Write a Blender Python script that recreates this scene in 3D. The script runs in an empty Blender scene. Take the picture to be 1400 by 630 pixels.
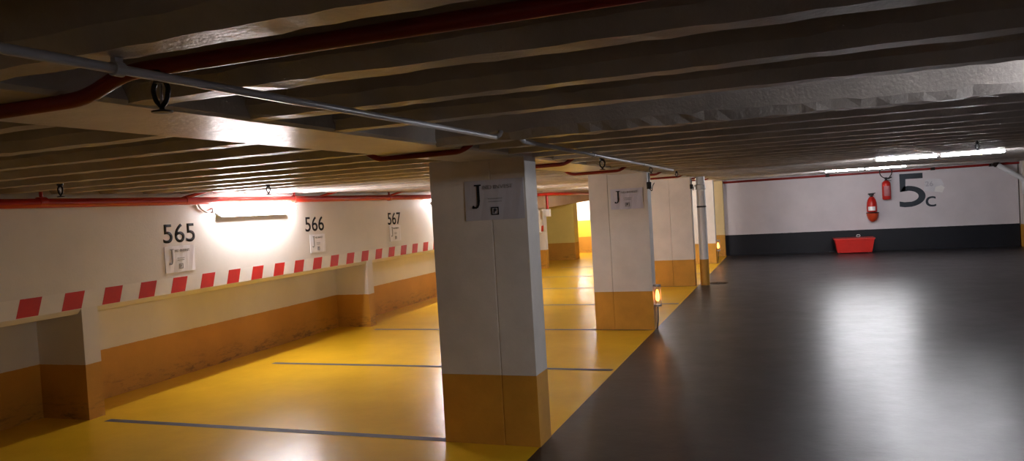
import bpy, bmesh, math, random
from mathutils import Vector, Matrix
random.seed(7)
C = bpy.context.scene.collection
PI = math.pi

# ------------------------------------------------------------------ materials
def new_mat(name):
    m = bpy.data.materials.new(name); m.use_nodes = True
    nt = m.node_tree; b = nt.nodes['Principled BSDF']
    return m, nt, b

def noise(nt, scale, detail=4, rough=.6, stretch=None):
    n = nt.nodes.new('ShaderNodeTexNoise'); n.inputs['Scale'].default_value = scale
    n.inputs['Detail'].default_value = detail; n.inputs['Roughness'].default_value = rough
    g = nt.nodes.new('ShaderNodeNewGeometry')
    if stretch:
        mp = nt.nodes.new('ShaderNodeMapping'); mp.inputs['Scale'].default_value = stretch
        nt.links.new(g.outputs['Position'], mp.inputs['Vector']); nt.links.new(mp.outputs[0], n.inputs['Vector'])
    else:
        nt.links.new(g.outputs['Position'], n.inputs['Vector'])
    return n

def ramp(nt, src, p0, c0, p1, c1):
    r = nt.nodes.new('ShaderNodeValToRGB')
    r.color_ramp.elements[0].position = p0; r.color_ramp.elements[0].color = (*c0, 1)
    r.color_ramp.elements[1].position = p1; r.color_ramp.elements[1].color = (*c1, 1)
    nt.links.new(src, r.inputs[0]); return r.outputs[0]

def mixc(nt, fac, a, b):
    m = nt.nodes.new('ShaderNodeMix'); m.data_type = 'RGBA'
    if hasattr(fac, 'links'): nt.links.new(fac, m.inputs[0])
    else: m.inputs[0].default_value = fac
    for v, i in ((a, 6), (b, 7)):
        if hasattr(v, 'links'): nt.links.new(v, m.inputs[i])
        else: m.inputs[i].default_value = (*v, 1)
    return m.outputs[2]

def bump(nt, b, src, strength, dist=.01):
    bp = nt.nodes.new('ShaderNodeBump'); bp.inputs['Strength'].default_value = strength
    bp.inputs['Distance'].default_value = dist
    nt.links.new(src, bp.inputs['Height']); nt.links.new(bp.outputs[0], b.inputs['Normal'])

def paint(name, col, rough=.6, var=.12, bs=.25, bscale=60, spec=.4, metal=0):
    m, nt, b = new_mat(name)
    n = noise(nt, 2.5, 5)
    dark = tuple(c * (1 - var) for c in col); lite = tuple(min(1, c * (1 + var * .4)) for c in col)
    nt.links.new(ramp(nt, n.outputs[0], .35, dark, .65, lite), b.inputs['Base Color'])
    b.inputs['Roughness'].default_value = rough; b.inputs['Metallic'].default_value = metal
    b.inputs['Specular IOR Level'].default_value = spec
    if bs:
        n2 = noise(nt, bscale, 3); bump(nt, b, n2.outputs[0], bs, .004)
    return m

WHITE = (.74, .70, .66); YEL = (.60, .285, .035)

def two_tone(name, z0, low, high=WHITE, dirt=True, rough=.55):
    """wall paint: lower dado colour up to z0 (a painted border), upper colour above"""
    m, nt, b = new_mat(name)
    g = nt.nodes.new('ShaderNodeNewGeometry'); s = nt.nodes.new('ShaderNodeSeparateXYZ')
    nt.links.new(g.outputs['Position'], s.inputs[0])
    n = noise(nt, 9, 3)
    add = nt.nodes.new('ShaderNodeMath'); add.operation = 'MULTIPLY_ADD'
    nt.links.new(n.outputs[0], add.inputs[0]); add.inputs[1].default_value = .012
    nt.links.new(s.outputs['Z'], add.inputs[2])
    gt = nt.nodes.new('ShaderNodeMath'); gt.operation = 'GREATER_THAN'
    nt.links.new(add.outputs[0], gt.inputs[0]); gt.inputs[1].default_value = z0 + .006
    n1 = noise(nt, 1.6, 6)
    hi = ramp(nt, n1.outputs[0], .3, tuple(c * .9 for c in high), .65, high)
    lo = ramp(nt, n1.outputs[0], .3, tuple(c * .82 for c in low), .65, low)
    if dirt:
        # scuffs: blotches that lie in a ragged strip low on the dado
        ns = noise(nt, 5, 8, .75, (1, 1, 3.5))
        blot = ramp(nt, ns.outputs[0], .50, (0, 0, 0), .62, (1, 1, 1))
        mr = nt.nodes.new('ShaderNodeMapRange'); mr.inputs['From Min'].default_value = .26
        mr.inputs['From Max'].default_value = .04; mr.inputs['To Min'].default_value = 0; mr.inputs['To Max'].default_value = .85
        nt.links.new(s.outputs['Z'], mr.inputs['Value'])
        mu = nt.nodes.new('ShaderNodeMath'); mu.operation = 'MULTIPLY'
        nt.links.new(blot, mu.inputs[0]); nt.links.new(mr.outputs[0], mu.inputs[1])
        lo = mixc(nt, mu.outputs[0], lo, tuple(c * .35 + .01 for c in low))
    nt.links.new(mixc(nt, gt.outputs[0], lo, hi), b.inputs['Base Color'])
    b.inputs['Roughness'].default_value = rough; b.inputs['Specular IOR Level'].default_value = .35
    n2 = noise(nt, 45, 4); bump(nt, b, n2.outputs[0], .35, .004)
    return m

def floor_mat(name, col, rough, var, bstr=.12, spec=.5, marks=None):
    m, nt, b = new_mat(name)
    n = noise(nt, 1.3, 7, .65)
    c = ramp(nt, n.outputs[0], .32, tuple(x * (1 - var) for x in col), .68, tuple(x * (1 + var * .3) for x in col))
    if marks:
        ns = noise(nt, 3.1, 9, .8, (1, .35, 1))
        c = mixc(nt, ramp(nt, ns.outputs[0], .55, (0, 0, 0), .8, (.5, .5, .5)), c, marks)
    nt.links.new(c, b.inputs['Base Color'])
    nr = noise(nt, 2.2, 6, .7)
    mr = nt.nodes.new('ShaderNodeMapRange'); mr.inputs['To Min'].default_value = rough * .8; mr.inputs['To Max'].default_value = rough * 1.25
    nt.links.new(nr.outputs[0], mr.inputs['Value']); nt.links.new(mr.outputs[0], b.inputs['Roughness'])
    b.inputs['Specular IOR Level'].default_value = spec
    n2 = noise(nt, 5, 5, .6); bump(nt, b, n2.outputs[0], bstr, .012)
    return m

def emit(name, col, strength, base=(.9, .9, .9)):
    m, nt, b = new_mat(name)
    b.inputs['Base Color'].default_value = (*base, 1); b.inputs['Roughness'].default_value = .4
    b.inputs['Emission Color'].default_value = (*col, 1); b.inputs['Emission Strength'].default_value = strength
    return m

M = dict(
    wall_yel=two_tone('wall_paint_yellow_dado', .505, YEL),
    wall_blk=two_tone('wall_paint_black_dado', .575, (.007, .008, .013), (.70, .64, .66), dirt=False),
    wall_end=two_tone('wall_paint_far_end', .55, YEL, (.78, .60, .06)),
    wall_cross=two_tone('wall_paint_cross_wall_floor_glow', .53, YEL, (.76, .58, .16)),  # upper yellow holds light bounced up from the yellow floor
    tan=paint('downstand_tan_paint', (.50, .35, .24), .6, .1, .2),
    pier_glow=two_tone('pier_yellow_glow_paint', .60, YEL, (.78, .60, .30)),  # upper colour carries the yellow light reflected onto the pier
    col_white=paint('column_white_paint', (.69, .63, .575), .55, .1, .3, 40),
    col_yel=paint('column_yellow_paint', YEL, .5, .18, .3, 40),
    rib=paint('ceiling_joist_paint', (.50, .455, .425), .36, .25, .6, 60, .55),
    soffit=paint('ceiling_soffit_concrete', (.33, .28, .26), .75, .25, .5, 30),
    girder=paint('ceiling_girder_paint', (.66, .60, .54), .3, .2, .8, 26, .6),
    floor_yel=floor_mat('floor_yellow_resin', (.82, .475, .020), .23, .12, .20, .5),
    floor_blk=floor_mat('floor_black_resin', (.036, .032, .034), .34, .35, .22, .36, (.065, .058, .058)),
    line=paint('bay_line_grey_paint', (.11, .09, .085), .7, .3, .2),
    red_pipe=paint('red_pipe_paint', (.48, .022, .012), .32, .15, .1, 40, .5),
    red_shade=paint('red_pipe_paint_in_shade', (.26, .014, .010), .4, .25, .1, 40, .45),  # same pipe red, darkened to stand for shade away from the wall lamp
    red=paint('red_enamel', (.62, .02, .012), .35, .1, .05),
    redtape=paint('red_stripe_paint', (.60, .015, .008), .5, .2, .2),
    whitetape=paint('white_stripe_paint', (.78, .74, .7), .5, .1, .2),
    conduit=paint('grey_plastic_conduit', (.62, .62, .67), .3, .1, 0),
    black=paint('black_plastic', (.015, .014, .015), .45, .1, .1),
    dark=paint('dark_bronze_metal', (.035, .025, .02), .35, .2, .1, 40, .5, .6),
    ink=paint('black_number_paint', (.018, .018, .022), .8, .2, 0, spec=.15),
    inkblue=paint('dark_slate_number_paint', (.022, .032, .045), .5, .3, .1),
    greyink=paint('grey_print', (.26, .25, .26), .6, .05, 0),
    sheet=paint('laminated_paper', (.50, .48, .53), .35, .08, .1, 12),
    sheetc=paint('laminated_paper_lilac', (.58, .56, .66), .35, .06, .1, 12),
    sheetw=paint('laminated_paper_pale', (.82, .80, .84), .3, .08, .1, 12),
    label=paint('white_label', (.85, .82, .8), .5, .05, 0),
    steel=paint('brushed_steel', (.45, .45, .46), .35, .1, 0, 40, .5, .8),
    hose=paint('black_hose', (.02, .018, .018), .5, .1, 0),
    housing=paint('lamp_housing_grey', (.55, .55, .56), .4, .05, 0),
    plast=paint('white_pvc_pipe', (.72, .71, .72), .35, .06, 0),
    sand=paint('sand', (.45, .35, .22), .9, .3, .8, 60),
    seam=paint('seam_filler', (.34, .30, .27), .7, .2, .2),
    orange=paint('orange_red_plastic', (.55, .06, .015), .4, .1, .05),
    tube=emit('fluorescent_diffuser', (1, .965, .98), 28),
    tube_far=emit('fluorescent_diffuser_far_bay', (1, .965, .95), 150),
    tube_back=emit('fluorescent_tube_back_lane', (.95, .95, 1), 110),
    tube_bay=emit('fluorescent_diffuser_middle_bay', (1, .965, .98), 34),
    tube_near=emit('fluorescent_tube_near_lane', (.93, .95, 1), 190),
    tube_ceiling=emit('fluorescent_tube', (.95, .95, 1), 60),
    amber=emit('amber_glow', (1, .30, .04), 3.5, (.9, .4, .1)),
)

# ------------------------------------------------------------------ mesh helpers
def finish(name, bm, mats, parent=None, smooth=False, bevel=0, tag_=None):
    bmesh.ops.recalc_face_normals(bm, faces=bm.faces)
    me = bpy.data.meshes.new(name); bm.to_mesh(me); bm.free()
    if not isinstance(mats, (list, tuple)): mats = [mats]
    for m in mats: me.materials.append(m)
    o = bpy.data.objects.new(name, me); C.objects.link(o)
    if smooth:
        for p in me.polygons: p.use_smooth = True
        if smooth != 'all': me.set_sharp_from_angle(angle=math.radians(40))
    if bevel:
        md = o.modifiers.new('bevel', 'BEVEL'); md.width = bevel; md.segments = 2; md.limit_method = 'ANGLE'
    if parent: o.parent = parent
    return o

def box(bm, x0, x1, y0, y1, z0, z1, mi=0):
    v = [bm.verts.new((x, y, z)) for z in (z0, z1) for y in (y0, y1) for x in (x0, x1)]
    fs = []
    for q in ((0, 2, 3, 1), (4, 5, 7, 6), (0, 1, 5, 4), (2, 6, 7, 3), (0, 4, 6, 2), (1, 3, 7, 5)):
        f = bm.faces.new([v[i] for i in q]); f.material_index = mi; fs.append(f)
    return v

def prism(bm, pts, axis, a0, a1, mi=0):
    """extrude closed 2D polygon along axis ('x': pts=(y,z); 'y': pts=(x,z); 'z': pts=(x,y))"""
    def P(p, a):
        return {'x': (a, p[0], p[1]), 'y': (p[0], a, p[1]), 'z': (p[0], p[1], a)}[axis]
    A = [bm.verts.new(P(p, a0)) for p in pts]; B = [bm.verts.new(P(p, a1)) for p in pts]
    n = len(pts)
    for f in [bm.faces.new(A), bm.faces.new(B[::-1])] + [bm.faces.new((A[i], B[i], B[(i + 1) % n], A[(i + 1) % n])) for i in range(n)]:
        f.material_index = mi

def tube(bm, pts, r, seg=12, mi=0, closed=False):
    pts = [Vector(p) for p in pts]; rings = []
    n = len(pts); prev = None
    for i, p in enumerate(pts):
        if closed: d = pts[(i + 1) % n] - pts[i - 1]
        else: d = (pts[min(i + 1, n - 1)] - pts[max(i - 1, 0)])
        d.normalize()
        if prev is None:
            up = Vector((0, 0, 1)) if abs(d.z) < .9 else Vector((1, 0, 0))
            a = d.cross(up).normalized()
        else:
            a = (prev - d * prev.dot(d)).normalized()
        prev = a; b = d.cross(a)
        rr = r[i] if isinstance(r, (list, tuple)) else r
        rings.append([bm.verts.new(p + (a * math.cos(2 * PI * k / seg) + b * math.sin(2 * PI * k / seg)) * rr) for k in range(seg)])
    m = n if closed else n - 1
    for i in range(m):
        A, B = rings[i], rings[(i + 1) % n]
        for k in range(seg):
            f = bm.faces.new((A[k], A[(k + 1) % seg], B[(k + 1) % seg], B[k])); f.material_index = mi
    if not closed:
        for R_ in (rings[0][::-1], rings[-1]):
            f = bm.faces.new(R_); f.material_index = mi

def lathe(bm, prof, cx, cy, seg=20, mi=0, ang=2 * PI):
    rings = []
    for r, z in prof:
        rings.append([bm.verts.new((cx + r * math.cos(ang * k / seg), cy + r * math.sin(ang * k / seg), z)) for k in range(seg)])
    for A, B in zip(rings, rings[1:]):
        for k in range(seg):
            f = bm.faces.new((A[k], A[(k + 1) % seg], B[(k + 1) % seg], B[k])); f.material_index = mi
    for R_ in (rings[0][::-1], rings[-1]):
        f = bm.faces.new(R_); f.material_index = mi

def smooth_path(pts, rad=.05, n=5):
    """round the inner corners of a polyline"""
    P = [Vector(p) for p in pts]; out = [P[0]]
    for a, b, c in zip(P, P[1:], P[2:]):
        u = (a - b); v = (c - b); k = min(rad, u.length * .45, v.length * .45)
        p, q = b + u.normalized() * k, b + v.normalized() * k
        for i in range(n + 1):
            t = i / n; out.append(p * (1 - t) ** 2 + b * 2 * t * (1 - t) + q * t * t)
    out.append(P[-1]); return out

def thing(name, label, cat, loc=(0, 0, 0), rz=0, group=None):
    o = bpy.data.objects.new(name, None); C.objects.link(o); o.empty_display_size = .1
    o.location = loc; o.rotation_euler = (0, 0, rz)
    return tag(o, label, cat, group)

def tag(o, label, cat, group=None):
    o['label'] = label; o['category'] = cat
    if group: o['group'] = group
    return o

def struct(name, bm, mats, parent=None, **k):
    o = finish(name, bm, mats, parent, **k)
    if not parent: o['kind'] = 'structure'
    return o

def dup(root, loc, rz=None, label=None, group=None):
    r = root.copy(); C.objects.link(r); r.location = loc
    if rz is not None: r.rotation_euler = (0, 0, rz)
    if label: r['label'] = label
    if group: r['group'] = group
    for ch in list(root.children):
        c = ch.copy(); C.objects.link(c); c.parent = r
        for g in list(ch.children):
            d = g.copy(); C.objects.link(d); d.parent = c
    return r

def text_mesh(body, width, height, depth=.0015, bold=0, spacing=1.0):
    """text as mesh in the local XZ plane (reads along +X, faces -Y), scaled to width x height, lower-left at origin"""
    cu = bpy.data.curves.new('txt', 'FONT'); cu.body = body; cu.size = 1; cu.offset = bold; cu.space_character = spacing
    cu.resolution_u = 6
    o = bpy.data.objects.new('txt', cu); C.objects.link(o)
    dg = bpy.context.evaluated_depsgraph_get(); dg.update()
    me = bpy.data.meshes.new_from_object(o.evaluated_get(dg))
    bpy.data.objects.remove(o); bpy.data.curves.remove(cu)
    xs = [v.co.x for v in me.vertices]; ys = [v.co.y for v in me.vertices]
    x0, x1, y0, y1 = min(xs), max(xs), min(ys), max(ys)
    for v in me.vertices:
        v.co = Vector(((v.co.x - x0) / (x1 - x0) * width, 0, (v.co.y - y0) / (y1 - y0) * height))
    bm = bmesh.new(); bm.from_mesh(me); bpy.data.meshes.remove(me)
    ex = bmesh.ops.extrude_face_region(bm, geom=bm.faces[:])
    for v in [g for g in ex['geom'] if isinstance(g, bmesh.types.BMVert)]: v.co.y -= depth
    return bm

def xform(bm, mat):
    bmesh.ops.transform(bm, matrix=mat, verts=bm.verts[:]); return bm

# ------------------------------------------------------------------ dimensions
XW, XR = -6.07, -6.64           # left wall face, back of its recesses
XL = -1.74                      # edge between yellow bays and black lane, right face line of columns
CY = [4.97, 9.80, 14.70, 19.60] # near faces of the columns
YB = 22.0                       # back wall
YE = 25.4                       # far end of the yellow bays
XRT = 9.2; YN = -4.5
def yw(y): return y * .9852 / (1 - .002965 * y)     # distance along the left wall, which runs slightly off the column line
SKEW = math.atan(.018); LEFT = []
def Hc(y): return 2.060 + .0045 * max(y - 8, 0)   # underside of the joists
DEP = .15                       # joist depth

# ------------------------------------------------------------------ floor
bm = bmesh.new()
def quad(bm, x0, x1, y0, y1, z, mi):
    f = bm.faces.new([bm.verts.new(p) for p in ((x0, y0, z), (x1, y0, z), (x1, y1, z), (x0, y1, z))]); f.material_index = mi
quad(bm, -8.6, XL, YN, YE + .3, 0, 0)
quad(bm, XL, XRT + .2, YN, YE + .3, 0, 1)
for yb in (.15, 2.58, 5.01, 7.42, 9.80, 12.25, 14.7, 17.1, 19.6):
    quad(bm, -5.95 if yb > 6 else -5.88, XL - .03, yb - .040, yb + .040, .0015, 2)
me_floor = struct('floor', bm, [M['floor_yel'], M['floor_blk'], M['line']])

# ------------------------------------------------------------------ ceiling
bm = bmesh.new()
def rib(bm, x0, x1, yfar, w=.085, dep=DEP, drop=0, jit=.004, mi=0, ch=.028):
    """a concrete joist running along X with slightly ragged lower edges"""
    h = Hc(yfar) - drop; n = max(4, int((x1 - x0) / .06)); prev = None
    wig = random.random() * 9
    for i in range(n + 1):
        x = x0 + (x1 - x0) * i / n
        s = .006 * math.sin(x * 1.3 + wig) + .004 * math.sin(x * 3.1 + 2 * wig)
        j = lambda k=1: random.uniform(-jit, jit) * k
        pr = [(yfar - w - ch + s, h + dep + .02), (yfar - w - ch + s, h + ch * 1.5 + j()), (yfar - w + s + j(), h + j(.5)),
              (yfar + s * .6 + j(), h + j(.5)), (yfar + .012 + s, h + .03), (yfar + .022 + s, h + dep + .02)]
        cur = [bm.verts.new((x, p[0], p[1])) for p in pr]
        if prev:
            for a in range(5):
                f = bm.faces.new((prev[a], prev[a + 1], cur[a + 1], cur[a])); f.material_index = mi
        prev = cur
ys = [.20 + .505 * k for k in range(50)]
GX0, GX1 = -2.25, -1.73
for y in ys:
    if y > YE - .1: break
    if y > -1:
        rib(bm, -7.4, GX0 + .01, y + .12)
        if abs(y - 3.23) < .05: continue              # no joist here on the lane side: a lamp sits in the wide coffer
        wide = abs(y - 3.735) < .05
        if y < YB + .5: rib(bm, GX1 - .01, XRT, y - (.05 if wide else 0), drop=.012 if wide else 0, jit=.009 if wide else .004)
for y in (-.4, -.95, -1.5): rib(bm, -6.2, XRT, y)
# soffit slab
def slab(bm, x0, x1, y0, y1, mi):
    n = 24
    for i in range(n):
        a, b = y0 + (y1 - y0) * i / n, y0 + (y1 - y0) * (i + 1) / n
        f = bm.faces.new([bm.verts.new(p) for p in ((x0, a, Hc(a) + DEP), (x1, a, Hc(a) + DEP), (x1, b, Hc(b) + DEP), (x0, b, Hc(b) + DEP))]); f.material_index = mi
slab(bm, -8.7, XRT + .2, YN, YE + .3, 1)
# girder over the column line
n = 120; prev = None
for i in range(n + 1):
    y = YN + (YE - YN) * i / n; h = Hc(y) - .006
    j = lambda: random.uniform(-.004, .004)
    pr = [(GX0 - .01, h + DEP + .02), (GX0 + j(), h + .012), (GX0 + .015 + j(), h), (GX1 - .015 + j(), h), (GX1 + j(), h + .012), (GX1 + .01, h + DEP + .02)]
    cur = [bm.verts.new((p[0], y, p[1])) for p in pr]
    if prev:
        for a in range(5):
            f = bm.faces.new((prev[a], cur[a], cur[a + 1], prev[a + 1])); f.material_index = 2
    prev = cur
struct('ceiling', bm, [M['rib'], M['soffit'], M['girder']])

# ------------------------------------------------------------------ walls
bm = bmesh.new()
ztop = 2.3
# upper part with a chamfered lower edge, overhanging the recesses
prism(bm, [(-6.95, .99), (XW - .045, .972), (XW, 1.02), (XW, ztop), (-6.95, ztop)], 'y', YN, 19.75)
box(bm, -6.95, XR, YN, 19.75, 0, 1.0)
for y in (.15, 4.985, 10.03, 14.9):
    box(bm, XR, XW + .0006, y, y + .17, 0, 1.021)
box(bm, XR, XW, 19.55, 19.75, 0, 1.0)
LEFT.append(struct('wall_left', bm, [M['wall_yel']]))
bm = bmesh.new()
# far bay: wall sets back, then a cross wall and the wall beyond
box(bm, -7.6, -7.25, 19.75, 22.3, 0, ztop)
box(bm, -7.6, -7.3, 22.75, YE, 0, ztop)
struct('wall_left_far', bm, [M['wall_yel']])
bm = bmesh.new(); box(bm, -7.24, -6.28, 22.3, 22.75, 0, ztop); struct('wall_cross', bm, [M['wall_cross']])

# white downstand along the far bay with a sloping lower edge
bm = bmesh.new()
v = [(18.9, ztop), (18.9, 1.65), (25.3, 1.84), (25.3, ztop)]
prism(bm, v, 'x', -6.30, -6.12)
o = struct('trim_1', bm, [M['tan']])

bm = bmesh.new()
box(bm, -1.80, 5.33, YB, YB + .3, 0, ztop)
struct('wall_back', bm, [M['wall_blk']])
bm = bmesh.new(); box(bm, 5.33, XRT + .2, YB + .35, YB + .6, 0, ztop); struct('wall_back_right', bm, [M['wall_yel']])
bm = bmesh.new(); box(bm, -7.6, -1.8, YE, YE + .25, 0, 1.12); box(bm, -7.6, -1.8, YE + .02, YE + .25, 1.12, ztop, 1)
struct('wall_far_end', bm, [M['wall_end'], M['col_white']])
bm = bmesh.new(); box(bm, -2.5, -1.78, 21.8, YE, 0, ztop); struct('wall_pier', bm, [M['pier_glow']])
bm = bmesh.new(); box(bm, XRT, XRT + .2, YN, YB + .6, 0, ztop); struct('wall_right', bm, [M['wall_yel']])
bm = bmesh.new(); box(bm, -6.95, XRT + .2, YN - .2, YN, 0, ztop); struct('wall_near', bm, [M['wall_yel']])

# ------------------------------------------------------------------ columns
def column(x0, x1, y, seam, label, dado=.508, d=.25, group=None):
    t = thing('column', label, 'column', ((x0 + x1) / 2, y + d / 2, 0), 0)
    w = (x1 - x0) / 2; top = Hc(y) + .012
    def face(z0, z1, grow=0):
        bm = bmesh.new(); g = grow
        s = seam - (x0 + x1) / 2
        # plan with a shallow vertical joint in the near face
        pl = [(-w - g, -d / 2 - g), (s - .004, -d / 2 - g), (s - .002, -d / 2 + .006), (s + .002, -d / 2 + .006), (s + .004, -d / 2 - g),
              (w + g, -d / 2 - g), (w + g, d / 2 + g), (-w - g, d / 2 + g)]
        prism(bm, pl, 'z', z0, z1); return bm
    finish('shaft', face(dado, top), M['col_white'], t, bevel=.006)
    finish('painted_base', face(0, dado, .0012), M['col_yel'], t, bevel=.006)
    return t
column(-2.475, -1.735, CY[0], -2.0, 'nearest white concrete column with dark yellow base, sign on its front')
column(-2.53, -1.745, CY[1], -2.27, 'second white column with yellow base, carrying a small sign, amber light at its edge')
column(-2.60, -1.79, CY[2], -2.2, 'third white column with yellow base, beside the round vertical pipe')
column(-2.60, -1.83, CY[3], -2.3, 'farthest white column, narrow sliver before the warm-lit pier at the back')

# pillar at the right end of the back wall
t = thing('column', 'white pillar with yellow base at the right edge of the back wall', 'column', (5.75, 21.9, 0))
bm = bmesh.new(); box(bm, -.40, .4, -.2, .1, .56, Hc(21.9) + .01); finish('shaft', bm, M['col_white'], t, bevel=.006)
bm = bmesh.new(); box(bm, -.401, .401, -.201, .1, 0, .56); finish('painted_base', bm, M['col_yel'], t, bevel=.006)

# round downpipe next to the third column
t = thing('downpipe', 'round white vertical pipe with yellow foot beside the third column', 'pipe', (-1.62, 14.85, 0))
bm = bmesh.new(); lathe(bm, [(.085, .50), (.085, Hc(14.8) + .02)], 0, 0, 24); finish('pipe', bm, M['plast'], t, smooth=True)
bm = bmesh.new(); lathe(bm, [(.087, 0), (.087, .5)], 0, 0, 24); finish('painted_foot', bm, M['col_yel'], t, smooth=True)
bm = bmesh.new(); lathe(bm, [(.085, 1.84), (.1, 1.85), (.1, 1.93), (.085, 1.94)], 0, 0, 24); finish('socket_joint', bm, M['plast'], t, smooth=True)
bm = bmesh.new(); lathe(bm, [(.085, 1.50), (.09, 1.50), (.09, 1.53), (.085, 1.53)], 0, 0, 24); finish('bracket', bm, M['dark'], t)

# ------------------------------------------------------------------ striped band on the left wall
bm = bmesh.new(); T = .004
prism(bm, [(XW - .002, 1.022), (XW + .002, 1.022), (XW + .002, 1.182), (XW - .002, 1.182)], 'y', 3.0, 19.7, 0)
P0 = 4.412
for k in range(-3, 37):
    y = P0 + .4235 * k; sl = -.05; w = .20
    if y < 3.06 or y + w > 19.65: continue
    v = []
    for X in (XW - .001, XW + .0035):
        v.append([bm.verts.new((X, a, z)) for a, z in ((y + sl, 1.024), (y + w + sl, 1.024), (y + w, 1.180), (y, 1.180))])
    A, B = v
    for f in [bm.faces.new(B), bm.faces.new(A[::-1])] + [bm.faces.new((A[i], A[(i + 1) % 4], B[(i + 1) % 4], B[i])) for i in range(4)]:
        f.material_index = 1
o = finish('warning_stripe', bm, [M['whitetape'], M['redtape']]); tag(o, 'long red and white slanted warning stripe band along the left wall', 'stripe'); LEFT.append(o)

# ------------------------------------------------------------------ numbers and signs
WALLM = lambda y, z, x=XW: Matrix.Translation((x, y, z)) @ Matrix.Rotation(PI / 2, 4, 'Z')   # reads along +Y, faces +X
# the local sign faces -Y; rotating by +90 deg about Z sends -Y to +X and +X to +Y
for txt, y0, y1 in (('565', 5.99, 6.44), ('566', 8.41, 8.85), ('567', 10.60, 11.04)):
    bm = text_mesh(txt, y1 - y0, .20, .002, .006, 1.0)
    xform(bm, WALLM(yw(y0), 1.545))
    o = finish('bay_number', bm, M['ink']); LEFT.append(o)
    tag(o, {'565': 'black painted bay number 565, the one left of the wall lamp', '566': 'black painted bay number 566 right of the wall lamp',
            '567': 'black painted bay number 567 nearest the front column'}[txt], 'number')

def invest_sign(label, W, Hh, mat, loc, rz, ink='ink', group=None, faint=False):
    t = thing('sign', label, 'sign', loc, rz)
    bm = bmesh.new(); n = 8
    # slightly buckled laminated sheet with thickness
    for z0, z1 in ((0, Hh),):
        prev = None
        for i in range(n + 1):
            x = W * i / n; b = .002 * math.sin(i * 1.9 + W * 10)
            cur = [bm.verts.new(p) for p in ((x, -.004 + b, 0), (x, -.004 - b, Hh), (x, .001, Hh), (x, .001, 0))]
            if prev:
                for a in range(4): bm.faces.new((prev[a], cur[a], cur[(a + 1) % 4], prev[(a + 1) % 4]))
            else: bm.faces.new(cur[::-1])
            prev = cur
        bm.faces.new(prev)
    finish('sheet', bm, mat, t)
    def put(name, txt, x, z, w, h, m, bold=0, serif=False):
        if serif:
            b2 = bmesh.new()      # a serif capital J drawn as strokes
            def poly(pp): prism(b2, [(x + a * w, z + c * h) for a, c in pp], 'y', -.0085, -.0058)
            poly([(.30, .94), (1, .94), (1, 1), (.30, 1)])
            poly([(.55, .22), (.82, .30), (.82, .95), (.55, .95)])
            poly([(.55, .25), (.82, .32), (.76, .15), (.62, .04), (.42, 0), (.2, .0), (.06, .04), (.2, .09), (.38, .07), (.48, .11), (.54, .18)])
            poly([(0, .05), (.04, .0), (.16, 0), (.24, .05), (.24, .10), (.16, .14), (.05, .12)])
        else:
            b2 = text_mesh(txt, w, h, .0025, bold); xform(b2, Matrix.Translation((x, -.006, z)))
        finish(name, b2, m, t)
    s = W
    put('letter', 'J', .12 * s, Hh * .30, .17 * s, Hh * .60, M[ink], serif=True)
    put('title', 'ND INVEST', .33 * s, Hh * .77, .50 * s, Hh * .10, M['greyink'])
    put('text_line', '---------', .40 * s, Hh * .52, .24 * s, Hh * .022, M['greyink'])
    put('text_line', '---------', .41 * s, Hh * .445, .22 * s, Hh * .022, M['greyink'])
    bm = bmesh.new(); a, c, q = .445 * s, Hh * .12, Hh * .2; e = q * .13
    for r in ((a, a + q, c, c + e), (a, a + q, c + q - e, c + q), (a, a + e, c, c + q), (a + q - e, a + q, c, c + q)):
        box(bm, r[0], r[1], -.0085, -.006, r[2], r[3])
    finish('parking_frame', bm, M['greyink'] if W < .44 else M[ink], t)
    put('parking_letter', 'P', a + q * .33, c + q * .22, q * .36, q * .58, M[ink], .03)
    return t
invest_sign('grey laminated parking sign with big J on the nearest column', .45, .285, M['sheet'], (-2.20, CY[0] - .0015, 1.625), 0)
invest_sign('pale laminated parking sign with big J on the second column', .43, .27, M['sheetc'], (-2.235, CY[1] - .0015, 1.60), 0)
LEFT.append(invest_sign('clear laminated J sheet on left wall, left of the glowing lamp', .42, .275, M['sheetw'], (XW + .0015, yw(5.99), 1.235), PI / 2, 'greyink'))
LEFT.append(invest_sign('pale laminated J sheet on left wall, just right of the glowing lamp', .36, .25, M['sheetw'], (XW + .0015, yw(8.49), 1.25), PI / 2, 'greyink'))
LEFT.append(invest_sign('small laminated J sheet on left wall, next to the nearest column', .38, .26, M['sheetw'], (XW + .0015, yw(10.63), 1.27), PI / 2, 'greyink'))

# big 5 c on the back wall
def stroke_arc(bm, cx, cz, rx, rz, th, a0, a1, n, y0, y1, rxi=None):
    A = []
    for i in range(n + 1):
        a = math.radians(a0 + (a1 - a0) * i / n)
        A.append(((cx + rx * math.cos(a), cz + rz * math.sin(a)), (cx + (rx - th) * math.cos(a), cz + (rz - th * .8) * math.sin(a))))
    for p, q in zip(A, A[1:]):
        prism(bm, [p[0], q[0], q[1], p[1]], 'y', y0, y1)
bm = bmesh.new(); y0, y1 = YB - .004, YB - .0005
x5, z5 = 2.665, 1.12
prism(bm, [(x5 + .02, z5 + .73), (x5 + .56, z5 + .73), (x5 + .56, z5 + .87), (x5 + .02, z5 + .87)], 'y', y0, y1)
prism(bm, [(x5 + .02, z5 + .40), (x5 + .15, z5 + .43), (x5 + .16, z5 + .74), (x5 + .02, z5 + .74)], 'y', y0, y1)
stroke_arc(bm, x5 + .20, z5 + .275, .41, .275, .16, -78, 92, 22, y0, y1)
prism(bm, [(x5 + .02, z5 + .40), (x5 + .20, z5 + .42), (x5 + .20, z5 + .55), (x5 + .10, z5 + .53)], 'y', y0, y1)
prism(bm, [(x5, z5 + .02), (x5 + .12, z5 - .002), (x5 + .29, z5 + .003), (x5 + .27, z5 + .135), (x5 + .12, z5 + .13), (x5, z5 + .155)], 'y', y0, y1)
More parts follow.
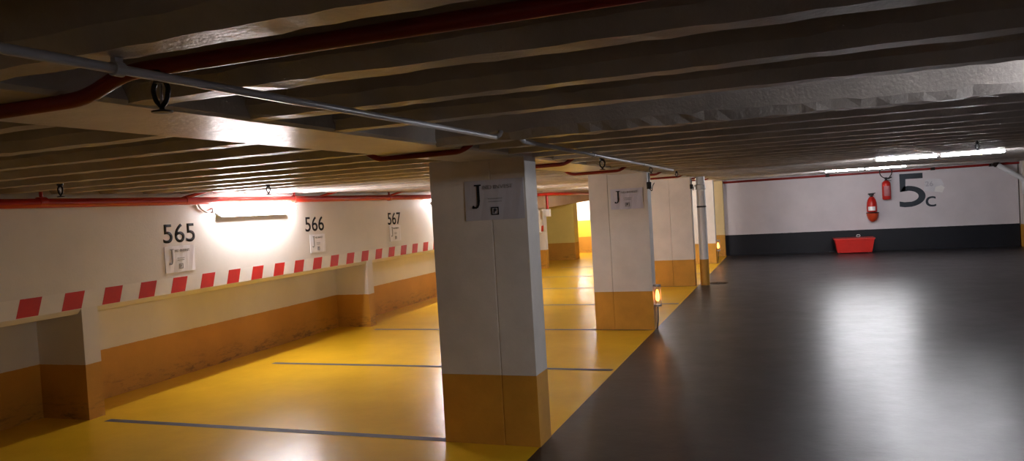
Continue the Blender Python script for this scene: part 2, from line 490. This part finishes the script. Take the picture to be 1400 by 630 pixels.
o = finish('level_number', bm, M['inkblue']); tag(o, 'huge dark number 5 painted on the white back wall', 'number')
bm = text_mesh('c', .24, .27, .002, .0); xform(bm, Matrix.Translation((3.27, YB, 1.10)))
o = finish('level_letter', bm, M['inkblue']); tag(o, 'small dark letter c painted right of the big 5', 'letter')

# faded torn sheets right of the 5
t = thing('torn_notice', 'pale torn paper notice on the back wall right of the 5', 'notice', (3.24, YB - .002, 1.47))
def poly_sheet(name, pts, mat, y=0):
    bm = bmesh.new(); prism(bm, pts, 'y', -.004 - y, -y); return finish(name, bm, mat, t)
poly_sheet('sheet', [(.0, .05), (.3, .0), (.44, .03), (.46, .20), (.40, .33), (.15, .36), (.02, .30)], paint('faded_paper', (.70, .68, .71), .4, .1, .1))
poly_sheet('torn_corner', [(.24, .02), (.42, -.02), (.48, .11), (.40, .17), (.27, .13)], M['label'], .004)
bm = text_mesh('26', .18, .13, .002, .01); xform(bm, Matrix.Translation((.04, -.004, .16))); finish('print', bm, M['sheet'], t)

# ------------------------------------------------------------------ lamps
def wall_lamp(name, label, length, loc, rz, mat, r=.068):
    """sealed linear batten: back housing, rounded diffuser, end caps and clips; local X is its length, faces -Y"""
    t = thing(name, label, 'lamp', loc, rz)
    L = length / 2
    bm = bmesh.new(); prism(bm, [(0, .04), (-.05, .045), (-.07, .045), (-.088, -.084), (-.05, -.070), (0, -.05)], 'x', -L * .99, L * .99); finish('housing', bm, M['housing'], t, bevel=.006)
    bm = bmesh.new()
    xs = [-L, -L + .02, -L + .05, -L + .1] + [-L + .2 + (2 * L - .4) * i / 6 for i in range(7)] + [L - .1, L - .05, L - .02, L]
    rr = [r * .72, r * .9, r * .98, r] + [r] * 7 + [r, r * .98, r * .9, r * .72]
    tube(bm, [(x, -.092, 0) for x in xs], rr, 20); finish('diffuser', bm, mat, t, smooth='all')
    for s in (-1, 1):
        bm = bmesh.new(); box(bm, min(s * (L - .03), s * (L + .07)), max(s * (L - .03), s * (L + .07)), -.045, -.0, -.03, .03)
        finish('mounting_clip', bm, M['housing'], t, bevel=.006)
    return t
L1 = wall_lamp('wall_lamp', 'glowing white tube lamp on left wall between numbers 565 and 566', 1.33, (XW, yw(7.40), 1.873), PI / 2, M['tube'])
bm = bmesh.new(); tube(bm, smooth_path([(-.74, -.02, .0), (-.82, -.03, -.02), (-.90, -.02, .02), (-.95, -.015, .1)], .03), .012, 8); finish('cable', bm, M['housing'], L1, smooth=True)

def batten(label, x, y, z, length, mat=M['tube_ceiling'], tubes=1, ends=True):
    t = thing('ceiling_lamp', label, 'lamp', (x, y, z), 0)
    L = length / 2
    bm = bmesh.new(); prism(bm, [(-.045, .045), (.045, .045), (.03, .018), (-.03, .018)], 'x', -L, L); finish('housing', bm, M['housing'], t)
    k = 2 if length > 1.0 else 1
    for i in range(k):
        a, b = -L + 2 * L * i / k + .03, -L + 2 * L * (i + 1) / k - .03
        bm = bmesh.new(); tube(bm, [(a, 0, -.004), (b, 0, -.004)], .015, 14); finish('tube', bm, mat, t, smooth=True)
        for xx in (a - .012, b + .012):
            bm = bmesh.new(); box(bm, xx - .012, xx + .012, -.016, .016, -.018, .03); finish('lamp_holder', bm, M['housing'], t, bevel=.004)
    return t
batten('bright ceiling tube lamp over the black lane, right side, in front of big 5', 1.80, 10.96, Hc(10.96) - .022, 1.50)
batten('ceiling tube lamp over the fire extinguishers, close to the back wall', 1.50, 17.6, Hc(17.6) - .010, 1.6, M['tube_back'])
batten('ceiling tube lamp set between near joists over the lane', 2.25, 3.10, Hc(3.3) + .04, 1.30, M['tube_near'])
batten('ceiling tube lamp hidden behind the second column, over the far yellow bays', -3.85, 17.6, Hc(17.6) - .046, 1.2, M['tube_far'])
batten('ceiling tube lamp behind the sloping downstand of the far yellow bay', -6.85, 24.2, 2.0, .9, M['tube_far'])

LEFT.append(L1)
for y, lb in ((13.15, 'white tube lamp on left wall hidden behind the nearest column'),):
    LEFT.append(wall_lamp('wall_lamp', lb, 1.33, (XW, y, 1.873), PI / 2, M['tube_bay']))
# amber marker lights low on the columns
def marker(label, loc):
    t = thing('marker_light', label, 'light', loc)
    bm = bmesh.new(); box(bm, -.012, 0, -.05, .05, .30, .59); finish('back_plate', bm, M['steel'], t, bevel=.003)
    bm = bmesh.new(); tube(bm, [(.045, 0, .37), (.045, 0, .39), (.045, 0, .43), (.045, 0, .48), (.045, 0, .52)], [.012, .024, .027, .02, .010], 14); finish('bulb', bm, M['amber'], t, smooth='all')
    for zz in (.315, .575):
        bm = bmesh.new(); lathe(bm, [(.05, zz - .012), (.05, zz + .012)], .045, 0, 16); finish('end_cap', bm, M['steel'], t)
    bm = bmesh.new()
    for k in range(5):
        a = -1.4 + 2.8 * k / 4; tube(bm, [(.045 + .047 * math.cos(a), .047 * math.sin(a), .31), (.045 + .047 * math.cos(a), .047 * math.sin(a), .58)], .003, 6)
    finish('guard', bm, M['steel'], t)
    bm = bmesh.new(); tube(bm, smooth_path([(.045, 0, .31), (.04, 0, .12), (.02, .01, .004)], .03), .008, 8); finish('cable', bm, M['dark'], t)
    return t
marker('small amber glowing marker light on the edge of the second column', (-1.742, CY[1] + .06, 0))
marker('tiny amber glowing marker light on the edge of the farthest column', (-1.826, CY[3] + .06, 0))

# ------------------------------------------------------------------ pipes
def red_branch(label, y, zhi, zlo, x0=-5.9, x1=XRT - .05, r=.016, xl=-2.34, xr=-1.60):
    t = thing('sprinkler_pipe', label, 'pipe', (0, y, 0))
    pts = [(x0, 0, zhi), (xl - .10, 0, zhi), (xl + .04, 0, zlo), (xr - .14, 0, zlo + .004), (xr, 0, zhi), (x1, 0, zhi)]
    bm = bmesh.new(); tube(bm, smooth_path(pts, .06, 6), r, 14); finish('pipe', bm, M['red_shade'], t, smooth='all')
    return t
ybr = [1.42, 3.93, 6.03, 8.15, 10.6, 12.9, 15.1, 17.3]
lab = ['thick red sprinkler pipe nearest overhead, bending down under the girder at upper left',
       'red sprinkler pipe dipping under the girder just before the nearest column',
       'red sprinkler pipe dipping under the girder just beyond the nearest column',
       'red sprinkler pipe dipping under the girder just before the second column',
       'red sprinkler pipe dipping under the girder just beyond the second column',
       'red sprinkler pipe dipping under the girder two joists before the third column',
       'red sprinkler pipe dipping under the girder just past the third column',
       'red sprinkler pipe dipping under the girder before the farthest column']
PIPES = []
for k, y in enumerate(ybr):
    h = Hc(y)
    # keep clear of the joists: nudge to the middle of the coffer
    t = red_branch(lab[k], y, h + (.03 if k == 0 else .075), h - .024, r=.0165 if k else .0195, xr=-1.52 if k == 0 else -1.60); PIPES.append(t)
    if k == 0:
        for xx in (1.2,):
            bm = bmesh.new(); lathe(bm, [(.02, 0), (.024, .01), (.024, .05), (.02, .06)], 0, 0, 14)
            xform(bm, Matrix.Translation((xx, 0, h + .03)) @ Matrix.Rotation(PI / 2, 4, 'Y')); finish('coupling', bm, M['red_shade'], t, smooth=True)

# main along left wall
t = thing('sprinkler_main', 'thick red main pipe along the top of the left wall', 'pipe', (XW + .07, 0, 1.985)); LEFT.append(t)
bm = bmesh.new(); tube(bm, [(0, YN + .05, -.016), (0, 6, -.006), (0, 18.5, .02), (.34, 18.8, .03), (.44, 25.2, .04)], .041, 16); finish('pipe', bm, M['red_pipe'], t, smooth='all')
for yy in (6.42, 8.95, 10.9, 12.9):
    bm = bmesh.new(); tube(bm, smooth_path([(0, yy - .22, .01), (0.0, yy - .16, .03), (.12, yy + .1, .10), (.5, yy + .1, .13)], .04), .017, 12)
    finish('branch', bm, M['red_pipe'], t, smooth='all')
for yy in (4.62, 8.2, 10.75):
    bm = bmesh.new(); tube(bm, [(0, yy, .0), (0, yy, .09)], .015, 10); finish('riser', bm, M['red_pipe'], t, smooth=True)
for yy in (4.62, 6.3, 8.2, 10.75, 13):
    bm = bmesh.new(); tube(bm, [(0, yy - .035, 0), (0, yy + .035, 0)], .047, 16); finish('coupling', bm, M['red_pipe'], t, smooth=True)
for yy in (3.2, 5.4, 9.4, 12, 15):
    bm = bmesh.new(); box(bm, -.072, 0, yy - .012, yy + .012, -.012, .012); finish('bracket', bm, M['dark'], t)

t = thing('valve_pipe', 'thin red vertical pipe with white valve box on the far left wall', 'pipe', (-6.08, 19.1, 0))
bm = bmesh.new(); tube(bm, [(0, 0, 1.60), (0, 0, 2.03)], .035, 12); finish('pipe', bm, M['red_pipe'], t, smooth=True)
bm = bmesh.new(); box(bm, -.05, .07, -.06, .06, 1.42, 1.62); finish('valve_box', bm, M['plast'], t, bevel=.01)

# red line at the top of the back wall
t = thing('sprinkler_main', 'thin red pipe along the top of the white back wall', 'pipe', (0, YB - .07, 2.085))
bm = bmesh.new(); tube(bm, [(-1.76, 0, -.02), (2, 0, -.012), (5.3, 0, .0), (6.2, 0, .002)], .030, 14); finish('pipe', bm, M['red_shade'], t, smooth='all')
for xx in (.9, 3.4, 4.7):
    bm = bmesh.new(); tube(bm, [(xx, 0, -.012), (xx + .1, 0, -.010)], .040, 14); finish('coupling', bm, M['dark'], t, smooth=True)

# grey plastic conduits
def conduit(label, a, b, clips, r=.0105):
    t = thing('conduit', label, 'conduit', (a[0], a[1], a[2]))
    a, b = Vector(a), Vector(b); d = b - a
    bm = bmesh.new(); tube(bm, [Vector((0, 0, 0)), d * .33, d * .66 , d], r, 14); finish('tube', bm, M['conduit'], t, smooth='all')
    for y in clips:
        k = (y - a.y) / d.y; p = d * k
        bm = bmesh.new(); tube(bm, [p - d.normalized() * .012, p + d.normalized() * .012], r + .005, 14); box(bm, p.x - .006, p.x + .006, p.y - .01, p.y + .01, p.z + r * .5, p.z + .03)
        finish('clip', bm, M['conduit'], t)
    return t
c1 = conduit('long grey plastic conduit hung under the near joists, upper left', (-1.315, -1.5, 2.036), (-1.28, 3.29, 2.036), (1.19,))
bm = bmesh.new(); tube(bm, [(.035, 4.79, 0), (.045, 4.81, .012), (.05, 4.82, .03)], .012, 12); finish('elbow', bm, M['conduit'], c1, smooth='all')
c2 = conduit('grey plastic conduit running from above the nearest column to the second', (-1.27, 3.66, 2.038), (-1.36, 9.5, 2.055), (5.2, 7.3), .0125)
bm = bmesh.new(); tube(bm, [(0, 0, 0), (-.01, -.03, .015), (-.012, -.045, .06)], .0125, 12); finish('elbow', bm, M['conduit'], c2, smooth='all')

# white slanted waste pipe at the right end of the back wall
t = thing('waste_pipe', 'white slanted pipe below the ceiling at the right end of back wall', 'pipe', (4.78, 21.75, 0))
bm = bmesh.new(); tube(bm, smooth_path([(0, 0, 2.11), (.62, -.03, 1.66), (.62, -.03, 1.3)], .1), .06, 14); finish('pipe', bm, M['plast'], t, smooth='all')
bm = bmesh.new(); tube(bm, [(-.02, 0, 2.125), (.06, 0, 2.067)], .078, 14); finish('socket', bm, M['dark'], t, smooth=True)

# ------------------------------------------------------------------ sprinkler heads (parts of the pipes they hang from)
def sprinkler(pipe, x, dz, s=1.3, up=.10):
    """dz: height of the head relative to the pipe's origin"""
    bm = bmesh.new(); lathe(bm, [(.010 * s, up), (.010 * s, .03 * s), (.017 * s, .03 * s), (.017 * s, .018 * s), (.012 * s, .016 * s), (.012 * s, .008 * s)], 0, 0, 12)
    h = finish('sprinkler_head', bm, M['black'], pipe, smooth=True); h.location = (x, 0, dz); h['label'] = 'dark hanging sprinkler head'
    for sx in (-1, 1):
        bm = bmesh.new(); tube(bm, smooth_path([(sx * .010 * s, 0, .012 * s), (sx * .019 * s, 0, -.002 * s), (sx * .013 * s, 0, -.024 * s), (sx * .002 * s, 0, -.034 * s)], .01 * s), .0046 * s, 8); finish('frame_arm', bm, M['black'], h, smooth='all')
    bm = bmesh.new(); lathe(bm, [(.003 * s, -.032 * s), (.005 * s, -.040 * s), (.019 * s, -.043 * s), (.019 * s, -.046 * s), (.004 * s, -.047 * s)], 0, 0, 14); finish('deflector', bm, M['black'], h)
    bm = bmesh.new(); tube(bm, [(0, 0, .01 * s), (0, 0, -.034 * s)], .003 * s, 8); finish('glass_bulb', bm, M['steel'], h)
for k, x in ((0, -1.413), (1, -4.9), (2, -4.75), (2, -1.43), (3, -1.40), (4, -1.47), (3, 1.66)):
    sprinkler(PIPES[k], x, 2.040 if k == 0 else Hc(ybr[k]) - .03, 1.3 if k < 3 else 1.0, .035 if k == 0 else .095)

# cable junctions near column tops
for loc, lb in (((-1.715, 9.78, 1.90), 'small black junction box at the top right edge of the second column'),
                ((-1.765, 14.66, 1.92), 'small black junction box between the third column and the round pipe')):
    t = thing('junction_box', lb, 'box', loc)
    bm = bmesh.new(); box(bm, -.03, .03, -.03, .03, -.055, .035); finish('housing', bm, M['black'], t, bevel=.008)
    bm = bmesh.new(); tube(bm, smooth_path([(0, 0, .03), (.005, 0, .09), (0, .01, .15)], .03), .009, 8); finish('cable', bm, M['black'], t, smooth='all')
    bm = bmesh.new(); tube(bm, smooth_path([(.0, -.0, -.05), (.035, -.01, -.09), (.045, -.01, -.02), (.07, 0, .02)], .02), .006, 8); finish('loose_wire', bm, M['black'], t, smooth='all')

# ------------------------------------------------------------------ red sand box
t = thing('sand_box', 'open red sand box on the floor against the black base of back wall', 'box', (1.50, 21.62, 0))
def tub(bm, w0, w1, d0, d1, z0, z1, th=.03):
    def ring(w, d, z): return [bm.verts.new(p) for p in ((-w, -d, z), (w, -d, z), (w, d, z), (-w, d, z))]
    A, B = ring(w0, d0, z0), ring(w1, d1, z1)
    Cc, D = ring(w1 - th, d1 - th, z1), ring(w0 - th, d0 - th, z0 + th)
    for P_, Q in ((A, B), (B, Cc), (Cc, D)):
        for i in range(4): bm.faces.new((P_[i], P_[(i + 1) % 4], Q[(i + 1) % 4], Q[i]))
    bm.faces.new(A[::-1]); bm.faces.new(D)
bm = bmesh.new(); tub(bm, .41, .475, .26, .30, .02, .385); finish('tub', bm, M['red'], t, bevel=.008)
bm = bmesh.new(); prism(bm, [(-.49, -.32), (.49, -.32), (.49, .32), (-.49, .32)], 'z', .36, .395)
bmesh.ops.delete(bm, geom=[f for f in bm.faces if abs(f.normal.z) > .5], context='FACES_ONLY')
finish('rim', bm, M['red'], t)
bm = bmesh.new(); prism(bm, [(-.44, -.27), (.44, -.27), (.44, .27), (-.44, .27)], 'z', .25, .30); finish('sand', bm, M['sand'], t)
for sx in (-.36, .36):
    bm = bmesh.new(); box(bm, sx - .03, sx + .03, -.24, .24, 0, .022); finish('foot', bm, M['black'], t)
sh = thing('sand_scoop', 'small pale scoop handle sticking out of the red sand box', 'scoop', (1.60, 21.6, .30))
bm = bmesh.new(); tube(bm, [(0, 0, -.0), (.015, 0, .12)], .011, 10); finish('shaft', bm, M['steel'], sh, smooth=True)
bm = bmesh.new(); tube(bm, smooth_path([(-.03, 0, .12), (-.02, 0, .17), (.05, 0, .17), (.06, 0, .12), (-.03, 0, .12)], .02), .009, 8); finish('grip', bm, M['plast'], sh, smooth='all')
bm = bmesh.new(); prism(bm, [(-.06, 0), (.06, 0), (.05, .03), (-.05, .03)], 'y', -.02, .02); finish('blade', bm, M['steel'], sh)

# ------------------------------------------------------------------ fire extinguishers on the back wall
t = thing('fire_extinguisher', 'red fire extinguisher with looped black hose hanging left of big 5', 'fire extinguisher', (2.355, YB - .13, 1.34))
r = .105
bm = bmesh.new(); lathe(bm, [(.05, 0), (r * .9, .01), (r, .04), (r, .40), (r * .93, .45), (r * .6, .49), (.035, .505)], 0, 0, 24); finish('cylinder', bm, M['red'], t, smooth=True)
bm = bmesh.new(); lathe(bm, [(.028, .50), (.028, .54), (.04, .55), (.04, .58), (.02, .59)], 0, 0, 16); finish('valve', bm, M['black'], t, smooth=True)
bm = bmesh.new(); prism(bm, [(-.03, .565), (.13, .60), (.145, .575), (.06, .545), (-.03, .54)], 'y', -.012, .012); prism(bm, [(.0, .53), (.12, .50), (.125, .485), (.0, .51)], 'y', -.012, .012); finish('handle', bm, M['black'], t)
bm = bmesh.new()
pts = [(0, 0, .56), (.07, -.01, .55)] + [(-.0 + .145 * math.cos(a), -.02, .73 + .16 * math.sin(a)) for a in [math.radians(-50 + 20 * k) for k in range(17)]] + [(-.04, -.05, .58)]
tube(bm, pts, .013, 10); finish('hose', bm, M['hose'], t, smooth='all')
bm = bmesh.new()
n = 10
for i in range(n):
    a0, a1 = math.radians(-130 + 80 * i / n), math.radians(-130 + 80 * (i + 1) / n)
    q = [(1.015 * r * math.cos(a), 1.015 * r * math.sin(a)) for a in (a0, a1)]
    bm.faces.new([bm.verts.new(p) for p in ((*q[0], .10), (*q[1], .10), (*q[1], .36), (*q[0], .36))])
bmesh.ops.remove_doubles(bm, verts=bm.verts[:], dist=1e-5)
finish('instruction_label', bm, paint('faded_pink_label', (.62, .22, .24), .5, .3, 0), t, smooth='all')
bm = bmesh.new(); box(bm, -.03, .03, .08, .128, .36, .52); finish('wall_bracket', bm, M['black'], t)

t = thing('fire_extinguisher', 'red fire extinguisher with white label, lower left one on back wall', 'fire extinguisher', (1.99, YB - .15, 1.03))
r = .125
bm = bmesh.new(); lathe(bm, [(.07, 0), (r, .02), (r, .16), (r * .93, .26), (r * .75, .34), (r * .5, .395), (.045, .41)], 0, 0, 24); finish('cylinder', bm, M['red'], t, smooth=True)
bm = bmesh.new(); lathe(bm, [(.035, .40), (.035, .44), (.06, .45), (.06, .49), (.03, .50)], 0, 0, 16); finish('valve', bm, M['black'], t, smooth=True)
bm = bmesh.new(); prism(bm, [(-.08, .47), (.09, .49), (.10, .515), (-.08, .50)], 'y', -.02, .02); finish('handle', bm, M['black'], t)
bm = bmesh.new()
for i in range(n):
    a0, a1 = math.radians(-140 + 85 * i / n), math.radians(-140 + 85 * (i + 1) / n)
    q = [(1.012 * r * math.cos(a), 1.012 * r * math.sin(a)) for a in (a0, a1)]
    bm.faces.new([bm.verts.new(p) for p in ((*q[0], .05), (*q[1], .05), (*q[1], .155), (*q[0], .155))])
bmesh.ops.remove_doubles(bm, verts=bm.verts[:], dist=1e-5)
finish('label_band', bm, M['label'], t, smooth='all')
b = thing('extinguisher_bracket', 'orange red rounded wall bracket under the lower fire extinguisher', 'bracket', (2.0, YB - .15, .78))
bm = bmesh.new(); lathe(bm, [(.02, .0), (.07, .025), (.115, .09), (.14, .17), (.148, .245), (.13, .246), (.02, .24)], 0, 0, 24); finish('cup', bm, M['orange'], b, smooth=True)
bm = bmesh.new(); tube(bm, [(.15 * math.cos(2 * PI * k / 24), .15 * math.sin(2 * PI * k / 24) * .98, .238) for k in range(24)], .009, 8, closed=True); finish('rim', bm, M['black'], b, smooth='all')
bm = bmesh.new(); box(bm, -.03, .03, .1, .148, .10, .24); finish('wall_plate', bm, M['black'], b)

# round drain cover in the lane
t = thing('drain_cover', 'dark round drain cover in the black floor by the round pipe', 'drain', (-1.40, 15.1, 0))
bm = bmesh.new(); lathe(bm, [(.19, 0), (.19, .006), (.165, .008), (.165, .004), (.01, .004)], 0, 0, 28); finish('ring', bm, M['black'], t)
bm = bmesh.new()
for k in range(-3, 4):
    w = math.sqrt(max(.01, .16 ** 2 - (k * .04) ** 2)); box(bm, -w, w, k * .04 - .008, k * .04 + .008, .003, .009)
finish('grate', bm, M['dark'], t)

# left wall runs slightly off the column line: turn all that is on it about the pier corner
piv = Matrix.Translation((XW, 5, 0)); RM = piv @ Matrix.Rotation(SKEW, 4, 'Z') @ piv.inverted()
bpy.context.view_layer.update()
for o in LEFT: o.matrix_world = RM @ o.matrix_world

# ------------------------------------------------------------------ camera, world
cam = bpy.data.cameras.new('camera'); co = bpy.data.objects.new('camera', cam); C.objects.link(co)
cam.sensor_width = 36; cam.lens = 1026.2 / 1400 * 36; cam.clip_start = .05
yaw, pitch, roll = (math.radians(a) for a in (-20.4656, -1.702, -3.3764))
f = Vector((math.sin(yaw) * math.cos(pitch), math.cos(yaw) * math.cos(pitch), math.sin(pitch)))
r0 = Vector((math.cos(yaw), -math.sin(yaw), 0)); u0 = r0.cross(f)
rt = r0 * math.cos(roll) + u0 * math.sin(roll); up = -r0 * math.sin(roll) + u0 * math.cos(roll)
co.matrix_world = Matrix(((rt.x, up.x, -f.x, 0), (rt.y, up.y, -f.y, 0), (rt.z, up.z, -f.z, 1.7), (0, 0, 0, 1)))
bpy.context.scene.camera = co
w = bpy.data.worlds.new('world'); bpy.context.scene.world = w; w.use_nodes = True
w.node_tree.nodes['Background'].inputs[0].default_value = (.01, .01, .012, 1)
w.node_tree.nodes['Background'].inputs[1].default_value = 0
vs = bpy.context.scene.view_settings
vs.view_transform = 'Standard'; vs.look = 'None'; vs.gamma = 1; vs.use_curve_mapping = False
vs.exposure = 1.85
